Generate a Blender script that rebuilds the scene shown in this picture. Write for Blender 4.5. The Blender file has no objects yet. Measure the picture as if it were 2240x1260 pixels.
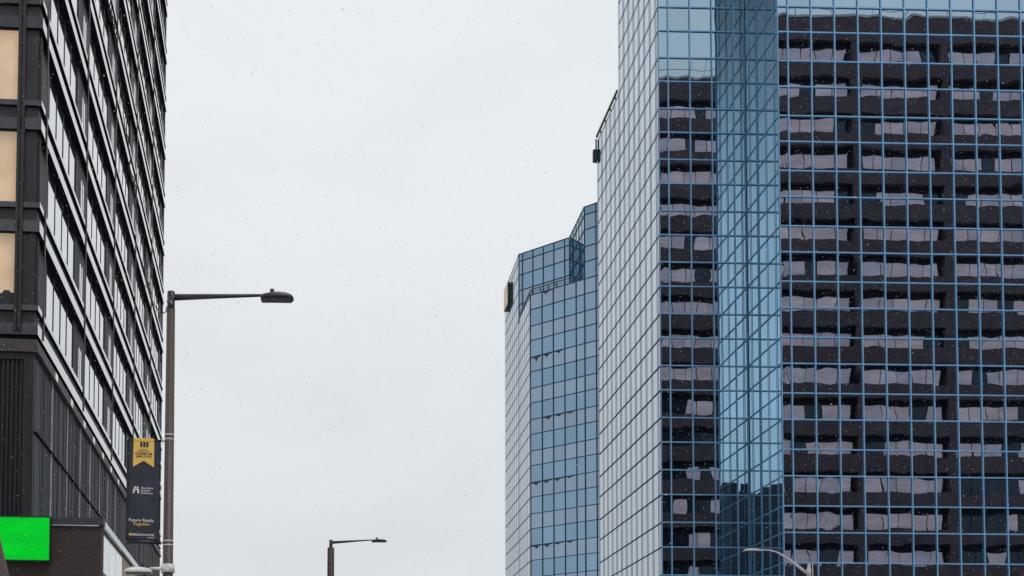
import bpy, bmesh, math, random
from mathutils import Vector, Matrix
random.seed(7)
scene = bpy.context.scene
C = scene.collection
pi = math.pi

# ------------------------------------------------------------------ camera
F, PX, PY = 2684.77, 788.85, 1493.78          # shift lens: focal length and principal point (2240 x 1260 frame)
PITCH, ROLL, YAW = 0.048246, -0.004272, -0.027722
CAM = Vector((0, 0, 1.6))
Rm = (Matrix.Rotation(YAW, 3, 'Z') @ Matrix.Rotation(PITCH, 3, 'X')
      @ Matrix(((1, 0, 0), (0, 0, 1), (0, -1, 0))) @ Matrix.Rotation(ROLL, 3, 'Z'))
cam = bpy.data.cameras.new('camera')
cam.sensor_width = 36
cam.lens = F * 36 / 2240
cam.shift_x = (1120 - PX) / 2240
cam.shift_y = (PY - 630) / 2240
cam.clip_end = 5000
cam.clip_start = 0.1
camo = bpy.data.objects.new('camera', cam)
C.objects.link(camo)
M3 = Matrix((Rm.col[0], -Rm.col[1], -Rm.col[2])).transposed()
camo.matrix_world = Matrix.Translation(CAM) @ M3.to_4x4()
scene.camera = camo


def ray(u, v):
    return Rm @ Vector(((u - PX) / F, (v - PY) / F, 1))


def at(u, v, Y):
    d = ray(u, v)
    return CAM + d * (Y / d.y)


def proj(P):
    c = Rm.transposed() @ (Vector(P) - CAM)
    return PX + F * c.x / c.z, PY + F * c.y / c.z


# ------------------------------------------------------------------ world, sun, exposure
SUN_EL, SUN_AZ = math.radians(60), math.radians(150)
w = bpy.data.worlds.new('World')
scene.world = w
w.use_nodes = True
nt = w.node_tree
N, L = nt.nodes, nt.links
bg = N['Background']
tc = N.new('ShaderNodeTexCoord')
sep = N.new('ShaderNodeSeparateXYZ')
L.new(tc.outputs['Generated'], sep.inputs[0])


def wmap(src, a, b, c, d):
    n = N.new('ShaderNodeMapRange')
    n.interpolation_type = 'SMOOTHSTEP'
    for i, x in enumerate((a, b, c, d)):
        n.inputs[i + 1].default_value = x
    L.new(src, n.inputs[0])
    return n.outputs[0]


def wmath(op, a, b):
    n = N.new('ShaderNodeMath')
    n.operation = op
    for i, x in enumerate((a, b)):
        if isinstance(x, (int, float)):
            n.inputs[i].default_value = x
        else:
            L.new(x, n.inputs[i])
    return n.outputs[0]


fwd = wmap(sep.outputs['Y'], -0.35, 0.35, 0, 1)
lum_f = wmap(sep.outputs['Z'], 0.05, 0.6, 0.97, 1.12)      # brighter overcast down the street
lum_l = wmap(sep.outputs['Z'], 0.32, 0.56, 1.35, 0.22)     # unseen sky behind left, shaped bright-to-dark for the tower's corner reflections
lum_r = wmap(sep.outputs['Z'], 0.10, 0.60, 1.02, 0.95)
side_ = wmap(sep.outputs['X'], -0.22, 0.12, 0, 1)
mixb = N.new('ShaderNodeMix')
mixb.data_type = 'FLOAT'
L.new(side_, mixb.inputs[0])
L.new(lum_l, mixb.inputs[2])
L.new(lum_r, mixb.inputs[3])
lum_b = mixb.outputs[0]
mixl = N.new('ShaderNodeMix')
mixl.data_type = 'FLOAT'
L.new(fwd, mixl.inputs[0])
L.new(lum_b, mixl.inputs[2])
L.new(lum_f, mixl.inputs[3])
cn = N.new('ShaderNodeTexNoise')
cn.inputs['Scale'].default_value = 4.0
cn.inputs['Detail'].default_value = 5
cn.inputs['Roughness'].default_value = 0.55
cmap = N.new('ShaderNodeMapping')
cmap.inputs['Scale'].default_value = (1, 1, 2.2)
L.new(tc.outputs['Generated'], cmap.inputs[0])
L.new(cmap.outputs[0], cn.inputs['Vector'])
cl = wmap(cn.outputs['Fac'], 0.36, 0.66, 1.025, 0.96)
lum = wmath('MULTIPLY', mixl.outputs[0], cl)
ramp = N.new('ShaderNodeValToRGB')
ramp.color_ramp.elements[0].color = (0.745, 0.780, 0.805, 1)
ramp.color_ramp.elements[1].color = (0.785, 0.805, 0.825, 1)
L.new(cn.outputs['Fac'], ramp.inputs[0])
cloud = N.new('ShaderNodeMix')
cloud.data_type = 'RGBA'
cloud.blend_type = 'MULTIPLY'
cloud.inputs[0].default_value = 1
L.new(ramp.outputs[0], cloud.inputs[6])
L.new(lum, cloud.inputs[7])
sky = N.new('ShaderNodeTexSky')
sky.sky_type = 'NISHITA'
sky.sun_disc = False
sky.sun_elevation = SUN_EL
sky.sun_rotation = SUN_AZ
skys = N.new('ShaderNodeMix')
skys.data_type = 'RGBA'
skys.blend_type = 'MULTIPLY'
skys.inputs[0].default_value = 1
skys.inputs[7].default_value = (0.08, 0.08, 0.08, 1)
L.new(sky.outputs[0], skys.inputs[6])
mx = N.new('ShaderNodeMix')
mx.data_type = 'RGBA'
mx.inputs[0].default_value = 0.96             # overcast: nearly all of the sky is cloud
L.new(skys.outputs[2], mx.inputs[6])
L.new(cloud.outputs[2], mx.inputs[7])
L.new(mx.outputs[2], bg.inputs['Color'])
bg.inputs['Strength'].default_value = 1.0

sun = bpy.data.lights.new('sun', 'SUN')
sun.energy = 1.2
sun.angle = math.radians(25)
sun.color = (1, 0.96, 0.9)
suno = bpy.data.objects.new('sun', sun)
C.objects.link(suno)
sd = Vector((math.sin(SUN_AZ) * math.cos(SUN_EL), math.cos(SUN_AZ) * math.cos(SUN_EL), math.sin(SUN_EL)))
suno.rotation_euler = sd.to_track_quat('Z', 'Y').to_euler()

vs = scene.view_settings
vs.view_transform = 'Standard'
vs.look = 'None'
vs.exposure = 0.0
vs.gamma = 1.0
vs.use_curve_mapping = False
scene.cycles.max_bounces = 10
scene.cycles.glossy_bounces = 8


# ------------------------------------------------------------------ materials
def new_mat(name):
    m = bpy.data.materials.new(name)
    m.use_nodes = True
    return m, m.node_tree.nodes, m.node_tree.links, m.node_tree.nodes['Principled BSDF']


def noise(Nn, Ll, scale, detail=3, stretch=None):
    t = Nn.new('ShaderNodeTexCoord')
    n = Nn.new('ShaderNodeTexNoise')
    n.inputs['Scale'].default_value = scale
    n.inputs['Detail'].default_value = detail
    if stretch:
        mp = Nn.new('ShaderNodeMapping')
        mp.inputs['Scale'].default_value = stretch
        Ll.new(t.outputs['Object'], mp.inputs[0])
        Ll.new(mp.outputs[0], n.inputs['Vector'])
    else:
        Ll.new(t.outputs['Object'], n.inputs['Vector'])
    return n.outputs['Fac']


def varied(Nn, Ll, fac, col, lo, hi, a=0.3, b=0.7):
    r = Nn.new('ShaderNodeValToRGB')
    r.color_ramp.elements[0].position = a
    r.color_ramp.elements[1].position = b
    r.color_ramp.elements[0].color = (*[c * lo for c in col], 1)
    r.color_ramp.elements[1].color = (*[min(1, c * hi) for c in col], 1)
    Ll.new(fac, r.inputs[0])
    return r.outputs[0]


def paint(name, col, rough=0.5, metal=0.0, scale=6, lo=0.8, hi=1.2, stretch=None, bump=0.0, spec=0.5):
    m, Nn, Ll, b = new_mat(name)
    f = noise(Nn, Ll, scale, 4, stretch)
    Ll.new(varied(Nn, Ll, f, col, lo, hi), b.inputs['Base Color'])
    b.inputs['Roughness'].default_value = rough
    b.inputs['Metallic'].default_value = metal
    b.inputs['Specular IOR Level'].default_value = spec
    if bump:
        bp = Nn.new('ShaderNodeBump')
        bp.inputs['Strength'].default_value = bump
        bp.inputs['Distance'].default_value = 0.02
        Ll.new(f, bp.inputs['Height'])
        Ll.new(bp.outputs[0], b.inputs['Normal'])
    return m


def mirror_glass(name, col, spread=0.06):
    """Reflective coated glazing; a per-pane value shifts its tint a little."""
    m, Nn, Ll, b = new_mat(name)
    a = Nn.new('ShaderNodeAttribute')
    a.attribute_name = 'rnd'
    r = Nn.new('ShaderNodeValToRGB')
    r.color_ramp.elements[0].color = (*[c * (1 - spread) for c in col], 1)
    r.color_ramp.elements[1].color = (*[min(1, c * (1 + spread)) for c in col], 1)
    Ll.new(a.outputs['Fac'], r.inputs[0])
    Ll.new(r.outputs[0], b.inputs['Base Color'])
    b.inputs['Metallic'].default_value = 1
    b.inputs['Roughness'].default_value = 0.0
    return m


def gloss_metal(name, col, r0, power, rough, streak=(1, 1, 1), scale=3, rmax=0.92, var=0.06):
    """Lacquered dark metal: its lacquer mirrors more the flatter one looks along it (Fresnel)."""
    m, Nn, Ll, b = new_mat(name)
    f = noise(Nn, Ll, scale, 4, streak)
    Ll.new(varied(Nn, Ll, f, col, 0.75, 1.25), b.inputs['Base Color'])
    b.inputs['Roughness'].default_value = 0.5
    b.inputs['Specular IOR Level'].default_value = 0.2
    g = Nn.new('ShaderNodeBsdfGlossy')
    g.inputs['Roughness'].default_value = rough
    Ll.new(varied(Nn, Ll, f, (1 - var, 1 - var, 1 - var), 1 - var, 1 + var), g.inputs['Color'])
    lw = Nn.new('ShaderNodeLayerWeight')
    lw.inputs['Blend'].default_value = 0.5
    p = Nn.new('ShaderNodeMath')
    p.operation = 'POWER'
    Ll.new(lw.outputs['Facing'], p.inputs[0])
    p.inputs[1].default_value = power
    mr = Nn.new('ShaderNodeMapRange')
    mr.inputs[3].default_value = r0
    mr.inputs[4].default_value = rmax
    Ll.new(p.outputs[0], mr.inputs[0])
    mxs = Nn.new('ShaderNodeMixShader')
    Ll.new(mr.outputs[0], mxs.inputs[0])
    Ll.new(b.outputs[0], mxs.inputs[1])
    Ll.new(g.outputs[0], mxs.inputs[2])
    Ll.new(mxs.outputs[0], Nn['Material Output'].inputs[0])
    return m


def flat(name, col, rough=0.6, emit=0.0):
    m, Nn, Ll, b = new_mat(name)
    b.inputs['Base Color'].default_value = (*col, 1)
    b.inputs['Roughness'].default_value = rough
    if emit:
        b.inputs['Emission Color'].default_value = (*col, 1)
        b.inputs['Emission Strength'].default_value = emit
    return m


MT = {
    'glass': mirror_glass('blue_mirror_glass', (0.355, 0.49, 0.61)),
    'spandrel': mirror_glass('blue_grey_spandrel_glass', (0.36, 0.48, 0.58)),
    'far_glass': mirror_glass('teal_mirror_glass', (0.178, 0.268, 0.360)),
    'far_spandrel': mirror_glass('slate_spandrel_glass', (0.215, 0.275, 0.352)),
    'mullion': paint('blue_painted_aluminium', (0.24, 0.53, 0.84), 0.35, 0.0, 2, 0.9, 1.1),
    'side': mirror_glass('grazing_sheen_glass', (0.45, 0.505, 0.572), 0.05),  # same glazing; grazing sky sheen painted in as a paler tint
    'strip': mirror_glass('corner_sheen_glass', (0.51, 0.67, 0.75), 0.07),  # same glazing; brighter corner reflection painted in as a paler tint
    'mullion_navy': paint('navy_painted_aluminium', (0.06, 0.165, 0.26), 0.8, 0.0, 2, 0.9, 1.1, spec=0.0),
    'rail': paint('navy_steel', (0.045, 0.11, 0.16), 0.5),
    'core': paint('dark_core', (0.03, 0.035, 0.04), 0.8),
    'roofing': paint('grey_roofing', (0.25, 0.25, 0.26), 0.9, 0, 0.7),
    'ledge': gloss_metal('bronze_lacquered_metal', (0.020, 0.022, 0.036), 0.02, 1.35, 0.08, (1, 1, 0.1), 5, 0.97),
    'soffit': paint('soffit_shade_black', (0.010, 0.012, 0.020), 0.8, spec=0.1),  # near-black; the shade under the ledges is put into this colour
    'pier': gloss_metal('dark_bronze_panel', (0.011, 0.012, 0.021), 0.01, 9, 0.3, (1, 1, 0.2), 4, 0.06),
    'pier_front': paint('bronze_front_panel', (0.026, 0.023, 0.031), 0.45, 0, 1.2, 0.6, 1.3),
    'post': paint('plum_bronze_post', (0.09, 0.075, 0.09), 0.4, 0, 2),
    'fin': gloss_metal('bright_fin', (0.5, 0.5, 0.53), 0.2, 1.0, 0.04),
    'side_glass': gloss_metal('clear_double_glazing', (0.012, 0.014, 0.024), 0.06, 1.2, 0.0, (1, 1, 1), 0.3, 0.97, 0.02),
    'bronze_glass': mirror_glass('gold_mirror_glass', (0.82, 0.60, 0.42), 0.03),
    'frame': paint('black_window_frame', (0.02, 0.02, 0.028), 0.45),
    'clad': paint('ribbed_dark_cladding', (0.014, 0.014, 0.020), 0.5, 0, 3, 0.6, 1.4, (1, 1, 0.1)),
    'clad_side': gloss_metal('streaked_dark_cladding', (0.010, 0.013, 0.024), 0.02, 6, 0.2, (1.5, 1.5, 0.02), 4, 0.26, 0.6),
    'trim': paint('plum_brown_trim', (0.065, 0.052, 0.06), 0.5, 0, 3),
    'stone': paint('brown_granite', (0.036, 0.023, 0.021), 0.6, 0, 40, 0.5, 1.7, None, 0.2),
    'flash': gloss_metal('pale_metal_flashing', (0.45, 0.45, 0.48), 0.1, 1.5, 0.25),
    'milk': gloss_metal('pale_glazed_panel', (0.6, 0.61, 0.65), 0.12, 1.0, 0.03),
    'tan': paint('tan_panel', (0.55, 0.45, 0.37), 0.6, 0, 2),
    'pole': paint('brown_pole_paint', (0.085, 0.063, 0.058), 0.5, 0, 30, 0.75, 1.3),
    'navy': paint('dark_navy_paint', (0.045, 0.047, 0.065), 0.45, 0, 10),
    'black': flat('black_plastic', (0.012, 0.014, 0.02), 0.5),
    'lens': paint('dark_lens', (0.03, 0.03, 0.038), 0.3),
    'grey': paint('pale_grey_casting', (0.80, 0.77, 0.77), 0.5, 0, 12),
    'galv': paint('galvanised_grey', (0.72, 0.69, 0.69), 0.45, 0.0, 12),
    'steel': flat('stainless_band', (0.75, 0.75, 0.78), 0.25),
    'cable': flat('black_cable', (0.014, 0.016, 0.024), 0.55),
    'cable_grey': flat('grey_cable', (0.35, 0.34, 0.36), 0.6),
    'banner': paint('navy_banner_vinyl', (0.018, 0.022, 0.040), 0.45, 0, 2.5, 0.6, 1.5),
    'gold': paint('gold_print', (0.95, 0.60, 0.14), 0.6, 0, 3, 0.9, 1.08),
    'gold2': flat('amber_print', (0.95, 0.55, 0.12), 0.6),
    'white': flat('white_print', (0.82, 0.82, 0.84), 0.6),
    'ink': flat('black_print', (0.012, 0.012, 0.02), 0.6),
    'brace': paint('mauve_brown_steel', (0.12, 0.085, 0.085), 0.6, 0, 20),
    'brick': paint('dark_brown_precast', (0.098, 0.058, 0.066), 0.8, 0, 1.2, 0.75, 1.2),
    'dark': paint('dark_window_head', (0.028, 0.024, 0.032), 0.7, spec=0.1),
    'pane_dark': paint('dark_window_glass', (0.020, 0.026, 0.044), 0.1, 0, 1, 0.8, 1.2),
    'backdark': paint('dark_masonry', (0.055, 0.06, 0.07), 0.8, 0, 0.5),
    'tansign': paint('tan_sign_face', (0.80, 0.63, 0.48), 0.6, 0, 1),
    'asphalt': paint('asphalt', (0.09, 0.09, 0.095), 0.85, 0, 2),
    'concrete': paint('bounce_pale_concrete', (0.45, 0.45, 0.46), 0.9, 0, 2),  # unseen ground made pale to bounce added light onto the snowflakes
}


def emissive(name, col, e, var=0.15, stretch=(0.6, 0.6, 2.2), scale=1.1):
    m, Nn, Ll, b = new_mat(name)
    f = noise(Nn, Ll, scale, 3, stretch)
    c = varied(Nn, Ll, f, col, 1 - var, 1 + var, 0.3, 0.7)
    Ll.new(c, b.inputs['Base Color'])
    Ll.new(c, b.inputs['Emission Color'])
    b.inputs['Emission Strength'].default_value = e
    b.inputs['Roughness'].default_value = 0.7
    b.inputs['Specular IOR Level'].default_value = 0.1
    return m


MT['lit'] = emissive('painted_sky_gold_glass', (0.68, 0.50, 0.34), 0.36, 0.20, (0.6, 0.6, 0.6), 0.7)  # gold glazing whose sky reflection is painted in as a blotchy glow
MT['green'] = emissive('green_lit_sign_face', (0.0, 0.46, 0.020), 0.66)
BLINDS = [emissive('glow_added_blind_%s' % k, c, e) for k, c, e in (  # blinds with emission added to raise their mirrored brightness
    ('rose', (0.58, 0.40, 0.41), 0.36), ('grey', (0.54, 0.41, 0.44), 0.28), ('pale', (0.62, 0.45, 0.46), 0.36))]


# ------------------------------------------------------------------ mesh helpers
class MB:
    def __init__(self):
        self.bm = bmesh.new()

    def quad(self, *ps):
        vs_ = [self.bm.verts.new(p) for p in ps]
        return self.bm.faces.new(vs_)

    def obox(self, o, ax, ay, az, lim):
        """box in the frame (o; ax, ay, az): lim = x0,x1,y0,y1,z0,z1"""
        x0, x1, y0, y1, z0, z1 = lim
        v = [self.bm.verts.new(o + ax * x + ay * y + az * z) for x in (x0, x1) for y in (y0, y1) for z in (z0, z1)]
        for f in ((0, 1, 3, 2), (4, 6, 7, 5), (0, 4, 5, 1), (2, 3, 7, 6), (0, 2, 6, 4), (1, 5, 7, 3)):
            self.bm.faces.new([v[i] for i in f])

    def box(self, x0, x1, y0, y1, z0, z1):
        self.obox(Vector((0, 0, 0)), Vector((1, 0, 0)), Vector((0, 1, 0)), Vector((0, 0, 1)), (x0, x1, y0, y1, z0, z1))

    def bar(self, a, b, wd, ht=None, up=Vector((0, 0, 1))):
        a, b = Vector(a), Vector(b)
        d = (b - a)
        ln = d.length
        d.normalize()
        if abs(d.dot(up)) > 0.99:
            up = Vector((0, 1, 0))
        s = d.cross(up).normalized()
        u = s.cross(d)
        h = ht if ht else wd
        self.obox(a, d, s, u, (0, ln, -wd / 2, wd / 2, -h / 2, h / 2))

    def tube(self, pts, rad, n=10, cap=True):
        pts = [Vector(p) for p in pts]
        if not isinstance(rad, (list, tuple)):
            rad = [rad] * len(pts)
        rings = []
        ref = Vector((0.31, 0.95, 0.05))
        for i, p in enumerate(pts):
            d = (pts[min(i + 1, len(pts) - 1)] - pts[max(i - 1, 0)]).normalized()
            s = d.cross(ref)
            if s.length < 1e-3:
                s = d.cross(Vector((1, 0, 0)))
            s.normalize()
            u = s.cross(d)
            rings.append([self.bm.verts.new(p + (s * math.cos(2 * pi * k / n) + u * math.sin(2 * pi * k / n)) * rad[i]) for k in range(n)])
        for a, b in zip(rings, rings[1:]):
            for k in range(n):
                f = self.bm.faces.new((a[k], a[(k + 1) % n], b[(k + 1) % n], b[k]))
                f.smooth = True
        if cap:
            self.bm.faces.new(rings[0])
            self.bm.faces.new(rings[-1][::-1])

    def prism(self, poly, z0, z1):
        lo = [self.bm.verts.new((p[0], p[1], z0)) for p in poly]
        hi = [self.bm.verts.new((p[0], p[1], z1)) for p in poly]
        n = len(poly)
        for i in range(n):
            self.bm.faces.new((lo[i], lo[(i + 1) % n], hi[(i + 1) % n], hi[i]))
        self.bm.faces.new(hi)
        self.bm.faces.new(lo[::-1])

    def build(self, name, mats, parent=None, bevel=0.0):
        bmesh.ops.recalc_face_normals(self.bm, faces=self.bm.faces)
        me = bpy.data.meshes.new(name)
        self.bm.to_mesh(me)
        self.bm.free()
        for m in (mats if isinstance(mats, (list, tuple)) else [mats]):
            me.materials.append(m)
        o = bpy.data.objects.new(name, me)
        C.objects.link(o)
        if parent is not None:
            o.parent = parent
            o.matrix_parent_inverse = Matrix.Translation(parent.location).inverted()
        if bevel:
            bv = o.modifiers.new('bevel', 'BEVEL')
            bv.width = bevel
            bv.segments = 2
            bv.limit_method = 'ANGLE'
        return o


def tag(o, label=None, cat=None, group=None, kind=None):
    for k, v in (('label', label), ('category', cat), ('group', group), ('kind', kind)):
        if v:
            o[k] = v
    return o


def thing(name, loc, label, cat, group=None):
    o = bpy.data.objects.new(name, None)
    o.empty_display_size = 0.5
    o.location = loc
    C.objects.link(o)
    return tag(o, label, cat, group)


Z = Vector((0, 0, 1))

# ------------------------------------------------------------------ ground
g = MB()
g.quad((-2500, -2500, -0.004), (2500, -2500, -0.004), (2500, 2500, -0.004), (-2500, 2500, -0.004))
tag(g.build('ground', MT['concrete']), kind='structure')
g = MB()
g.quad((-2.2, -400, 0), (15.5, -400, 0), (15.5, 600, 0), (-2.2, 600, 0))
tag(g.build('road', MT['asphalt']), kind='structure')
for x0, x1 in ((-13.5, -2.2), (15.5, 22.0)):
    g = MB()
    g.box(x0, x1, -400, 600, -0.05, 0.14)
    tag(g.build('pavement', MT['concrete']), kind='structure')
g = MB()
for i in range(-30, 60):
    g.quad((6.55, i * 9, 0.004), (6.70, i * 9, 0.004), (6.70, i * 9 + 3, 0.004), (6.55, i * 9 + 3, 0.004))
tag(g.build('road_marking', MT['white']), kind='structure')


# ------------------------------------------------------------------ curtain-wall towers
FLOOR, MID, MODULE = 3.5502, 1.668, 1.5


class Curtain:
    """Collects the panes and mullions of one tower."""

    def __init__(self, ztop_row, seed):
        self.rnd = random.Random(seed)
        self.zr = ztop_row
        self.panes = []
        self.grids = []

    def rows(self, top, low=0.0):
        out = []
        k = -10
        while True:
            z = self.zr - FLOOR * k
            if z < low - 4:
                break
            out += [(z, True), (z - MID, False)]
            k += 1
        return [r for r in out if low - 0.01 <= r[0] <= top + 0.01]

    def wall(self, a, b, first, top, gridmat, gm, sm, wave=1.0, low=0.0, mw=0.075, md=0.06, open_end=False):
        a, b = Vector(a), Vector(b)
        d = b - a
        ln = d.length
        d.normalize()
        n = Vector((d.y, -d.x, 0))                     # outward (left-to-right seen from outside)
        xs = [0.0]
        x = first
        while x < ln - 0.12:
            xs.append(x)
            x += MODULE
        xs.append(ln)
        zs = [r for r in self.rows(top, low) if abs(top - r[0]) < 0.01 or top - r[0] > 0.8]
        mb = MB()
        o = a.copy()
        o.z = 0
        for i, x in enumerate(xs):
            hw = mw / 2
            x0, x1 = x - hw, x + hw
            if i == 0:
                x0, x1 = 0.0, hw * 1.3
            if i == len(xs) - 1:
                x0, x1 = x - hw * 1.3, x - 0.002
            mb.obox(o, d, n, Z, (x0, x1, 0.0, md, low, top))
        for z, _ in zs:
            mb.obox(o, d, n, Z, (0.0, ln - 0.002, 0.0, md - 0.004, z - mw / 2, z + mw / 2))
        if not zs or zs[0][0] < top - 0.3:
            mb.obox(o, d, n, Z, (0.0, ln - 0.002, 0.0, md - 0.004, top - mw, top))
        self.grids.append((mb, gridmat))
        edges = [top] + [z for z, _ in zs] + [low]
        for j in range(len(edges) - 1):
            z1, z0 = edges[j], edges[j + 1]
            if z1 - z0 < 0.1:
                continue
            is_sp = any(abs(z - z1) < 0.01 and m for z, m in zs) and z1 - z0 < 1.75
            for i in range(len(xs) - 1):
                if xs[i + 1] - xs[i] < 0.05:
                    continue
                self.panes.append(dict(o=o + d * xs[i], d=d, n=n, w=xs[i + 1] - xs[i], z0=z0, z1=z1,
                                       m=sm if is_sp else gm, wave=wave))

    def geom(self, me_list, p):
        verts, faces, mats, rnds = me_list
        r = self.rnd
        fine = p['z1'] > 9 and p['wave'] > 0
        nx, nz = (8, 8) if fine else (1, 1)
        A = p['wave'] * r.choice((1, 1, 1, 0.6, -0.5)) * 0.0012 * r.uniform(0.4, 1.3)
        tx, tz = (r.gauss(0, 0.0006) * p['wave'], r.gauss(0, 0.0005) * p['wave'])
        ph = [r.uniform(0, 6.28) for _ in range(6)]
        B = [p['wave'] * r.gauss(0, 0.00018) for _ in range(3)]
        h = p['z1'] - p['z0']
        base = len(verts)
        for jz in range(nz + 1):
            for jx in range(nx + 1):
                a, b = jx / nx, jz / nz
                off = -0.03
                if fine:
                    off -= A * (1 - (2 * a - 1) ** 2) * (0.35 + 0.65 * (1 - (2 * b - 1) ** 2))
                    off += tx * (a - .5) * p['w'] + tz * (b - .5) * h
                    off += B[0] * math.sin(6.3 * a + ph[0]) + B[1] * math.sin(6.3 * b + 4 * a + ph[1]) + B[2] * math.sin(9 * a - 5 * b + ph[2])
                P = p['o'] + p['d'] * (a * p['w']) + p['n'] * off
                verts.append((P.x, P.y, p['z0'] + b * h))
        for jz in range(nz):
            for jx in range(nx):
                i = base + jz * (nx + 1) + jx
                faces.append((i, i + 1, i + nx + 2, i + nx + 1))
                mats.append(p['m'])
        rv = r.random()
        rnds += [rv] * ((nx + 1) * (nz + 1))

    def make_mesh(self, name, data, parent):
        verts, faces, mats, rnds = data
        me = bpy.data.meshes.new(name)
        me.from_pydata(verts, [], faces)
        keys = sorted(set(mats))
        for k in keys:
            me.materials.append(MT[k])
        for f, m in zip(me.polygons, mats):
            f.material_index = keys.index(m)
            f.use_smooth = True
        at_ = me.attributes.new('rnd', 'FLOAT', 'POINT')
        at_.data.foreach_set('value', rnds)
        o = bpy.data.objects.new(name, me)
        C.objects.link(o)
        o.parent = parent
        o.matrix_parent_inverse = Matrix.Translation(parent.location).inverted()
        return o

    def build(self, parent, big=100):
        def area(p):
            q = [proj(p['o'] + p['d'] * x + Z * z) for x in (0, p['w']) for z in (p['z0'], p['z1'])]
            cx, cy = sum(a for a, _ in q) / 4, sum(b for _, b in q) / 4
            if not (0 < cx < 2240 and 0 < cy < 1260):
                return 0
            return abs((q[2][0] - q[0][0]) * (q[1][1] - q[0][1]))
        ps = sorted(self.panes, key=area, reverse=True)
        for p in ps[:big]:
            dta = ([], [], [], [])
            self.geom(dta, p)
            self.make_mesh('window_pane', dta, parent)
        rest = ([], [], [], [])
        for p in ps[big:]:
            self.geom(rest, p)
        tag(self.make_mesh('window_pane', rest, parent), kind='stuff')
        for mb, gm in self.grids:
            mb.build('mullion_grid', MT[gm], parent)


X0, Y0, X1, Y1 = 22.362, 81.0, 28.3095, 74.9496
ZROW = 51.899
YSTEP = Y0 + 0.671 + MODULE * 7          # where the tall part of the side wall ends
YEND = Y0 + 0.671 + MODULE * 12 + 0.05
XR, YB, TOP = X1 + 0.667 + MODULE * 18, 118.0, ZROW + FLOOR * 6
tower = thing('glass_tower', (X0, Y1, 0), 'nearer tall blue mirror glass tower filling the right side, reflecting a dark brown building', 'tower')
cw = Curtain(ZROW, 3)
cw.wall((X0, YSTEP, 0), (X0, Y0, 0), MODULE, TOP, 'mullion_navy', 'side', 'side', 0.25, md=0.018, mw=0.065)
cw.wall((X0, YEND, 0), (X0, YSTEP, 0), MODULE + 0.05, ZROW, 'mullion_navy', 'side', 'side', 0.25, md=0.018, mw=0.065)
cw.wall((X0, Y0, 0), (X1, Y0, 0), 0.680, TOP, 'mullion', 'glass', 'spandrel', 1.0)
cw.wall((X1, Y0, 0), (X1, Y1, 0), 0.80, TOP, 'mullion', 'strip', 'strip', 0.45, md=0.03, mw=0.06)
cw.wall((X1, Y1, 0), (XR, Y1, 0), 0.667, TOP, 'mullion', 'glass', 'spandrel', 1.0)
cw.wall((XR, Y1, 0), (XR, YB, 0), 0.7, TOP, 'mullion', 'glass', 'spandrel', 0.0)
cw.build(tower)
m = MB()
e = 0.10
m.prism([(X0 + e, YSTEP - e), (X0 + e, Y0 + e), (X1 + e, Y0 + e), (X1 + e, Y1 + e), (XR - e, Y1 + e), (XR - e, YSTEP - e)], 0, TOP - 0.3)
m.prism([(X0 + e, YSTEP - e + 0.02), (XR - e, YSTEP - e + 0.02), (XR - e, YEND), (X0 + e, YEND)], 0, ZROW - 0.12)
m.build('tower_core', MT['core'], tower)
m = MB()
m.bar((X0 - 0.02, Y0 + 11.6, ZROW + 0.42), (X0 - 0.02, YEND + 0.15, ZROW + 0.42), 0.12, 0.20)
for k in range(5):
    yy = Y0 + 12.2 + k * 1.75
    m.bar((X0 + 0.0, yy, ZROW), (X0 - 0.02, yy, ZROW + 0.36), 0.07)
m.build('roof_rail', MT['black'], tower)
# small sign box standing off the far top corner
sgn = thing('sign', (X0 - 0.2, YEND + 0.3, 48), 'small brown box sign on the far top corner of the nearer glass tower', 'sign')
m = MB()
zt, zb = at(1306, 327, YEND + 0.3).z, at(1306, 353, YEND + 0.3).z
m.box(X0 - 0.28, X0 + 0.10, YEND + 0.2, YEND + 0.62, zb, zt)
m.build('sign_box', paint('rust_brown_metal', (0.10, 0.05, 0.045), 0.6), sgn, 0.05)
m = MB()
m.box(X0 - 0.12, X0 - 0.02, YEND + 0.08, YEND + 0.18, zb - 0.25, zt + 0.75)
m.build('bracket', MT['mullion_navy'], sgn)

# far twin tower with a chamfered corner and a roof terrace
Yc = 135.5
Pc = at(1160, 900, Yc)
Pc.z = 0
zc = at(1160, 1055.7, Yc).z                     # a main row
s2 = math.sqrt(0.5)
E45 = Vector((s2, -s2, 0))
tower2 = thing('glass_tower', (Pc.x, Pc.y, 0), 'farther blue glass tower with chamfered corner and roof terrace, behind the nearer tower', 'tower')
cw2 = Curtain(zc + FLOOR * 9, 11)


def online(p, d, u, v=800):
    """point where the vertical plane through p along d is seen at column u"""
    r = ray(u, v)
    # CAM + t r = p + s d (x,y)
    det = r.x * (-d.y) - (-d.x) * r.y
    s = (r.x * (p.y - CAM.y) - r.y * (p.x - CAM.x)) / (r.y * d.x - r.x * d.y)
    return p + d * s


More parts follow.
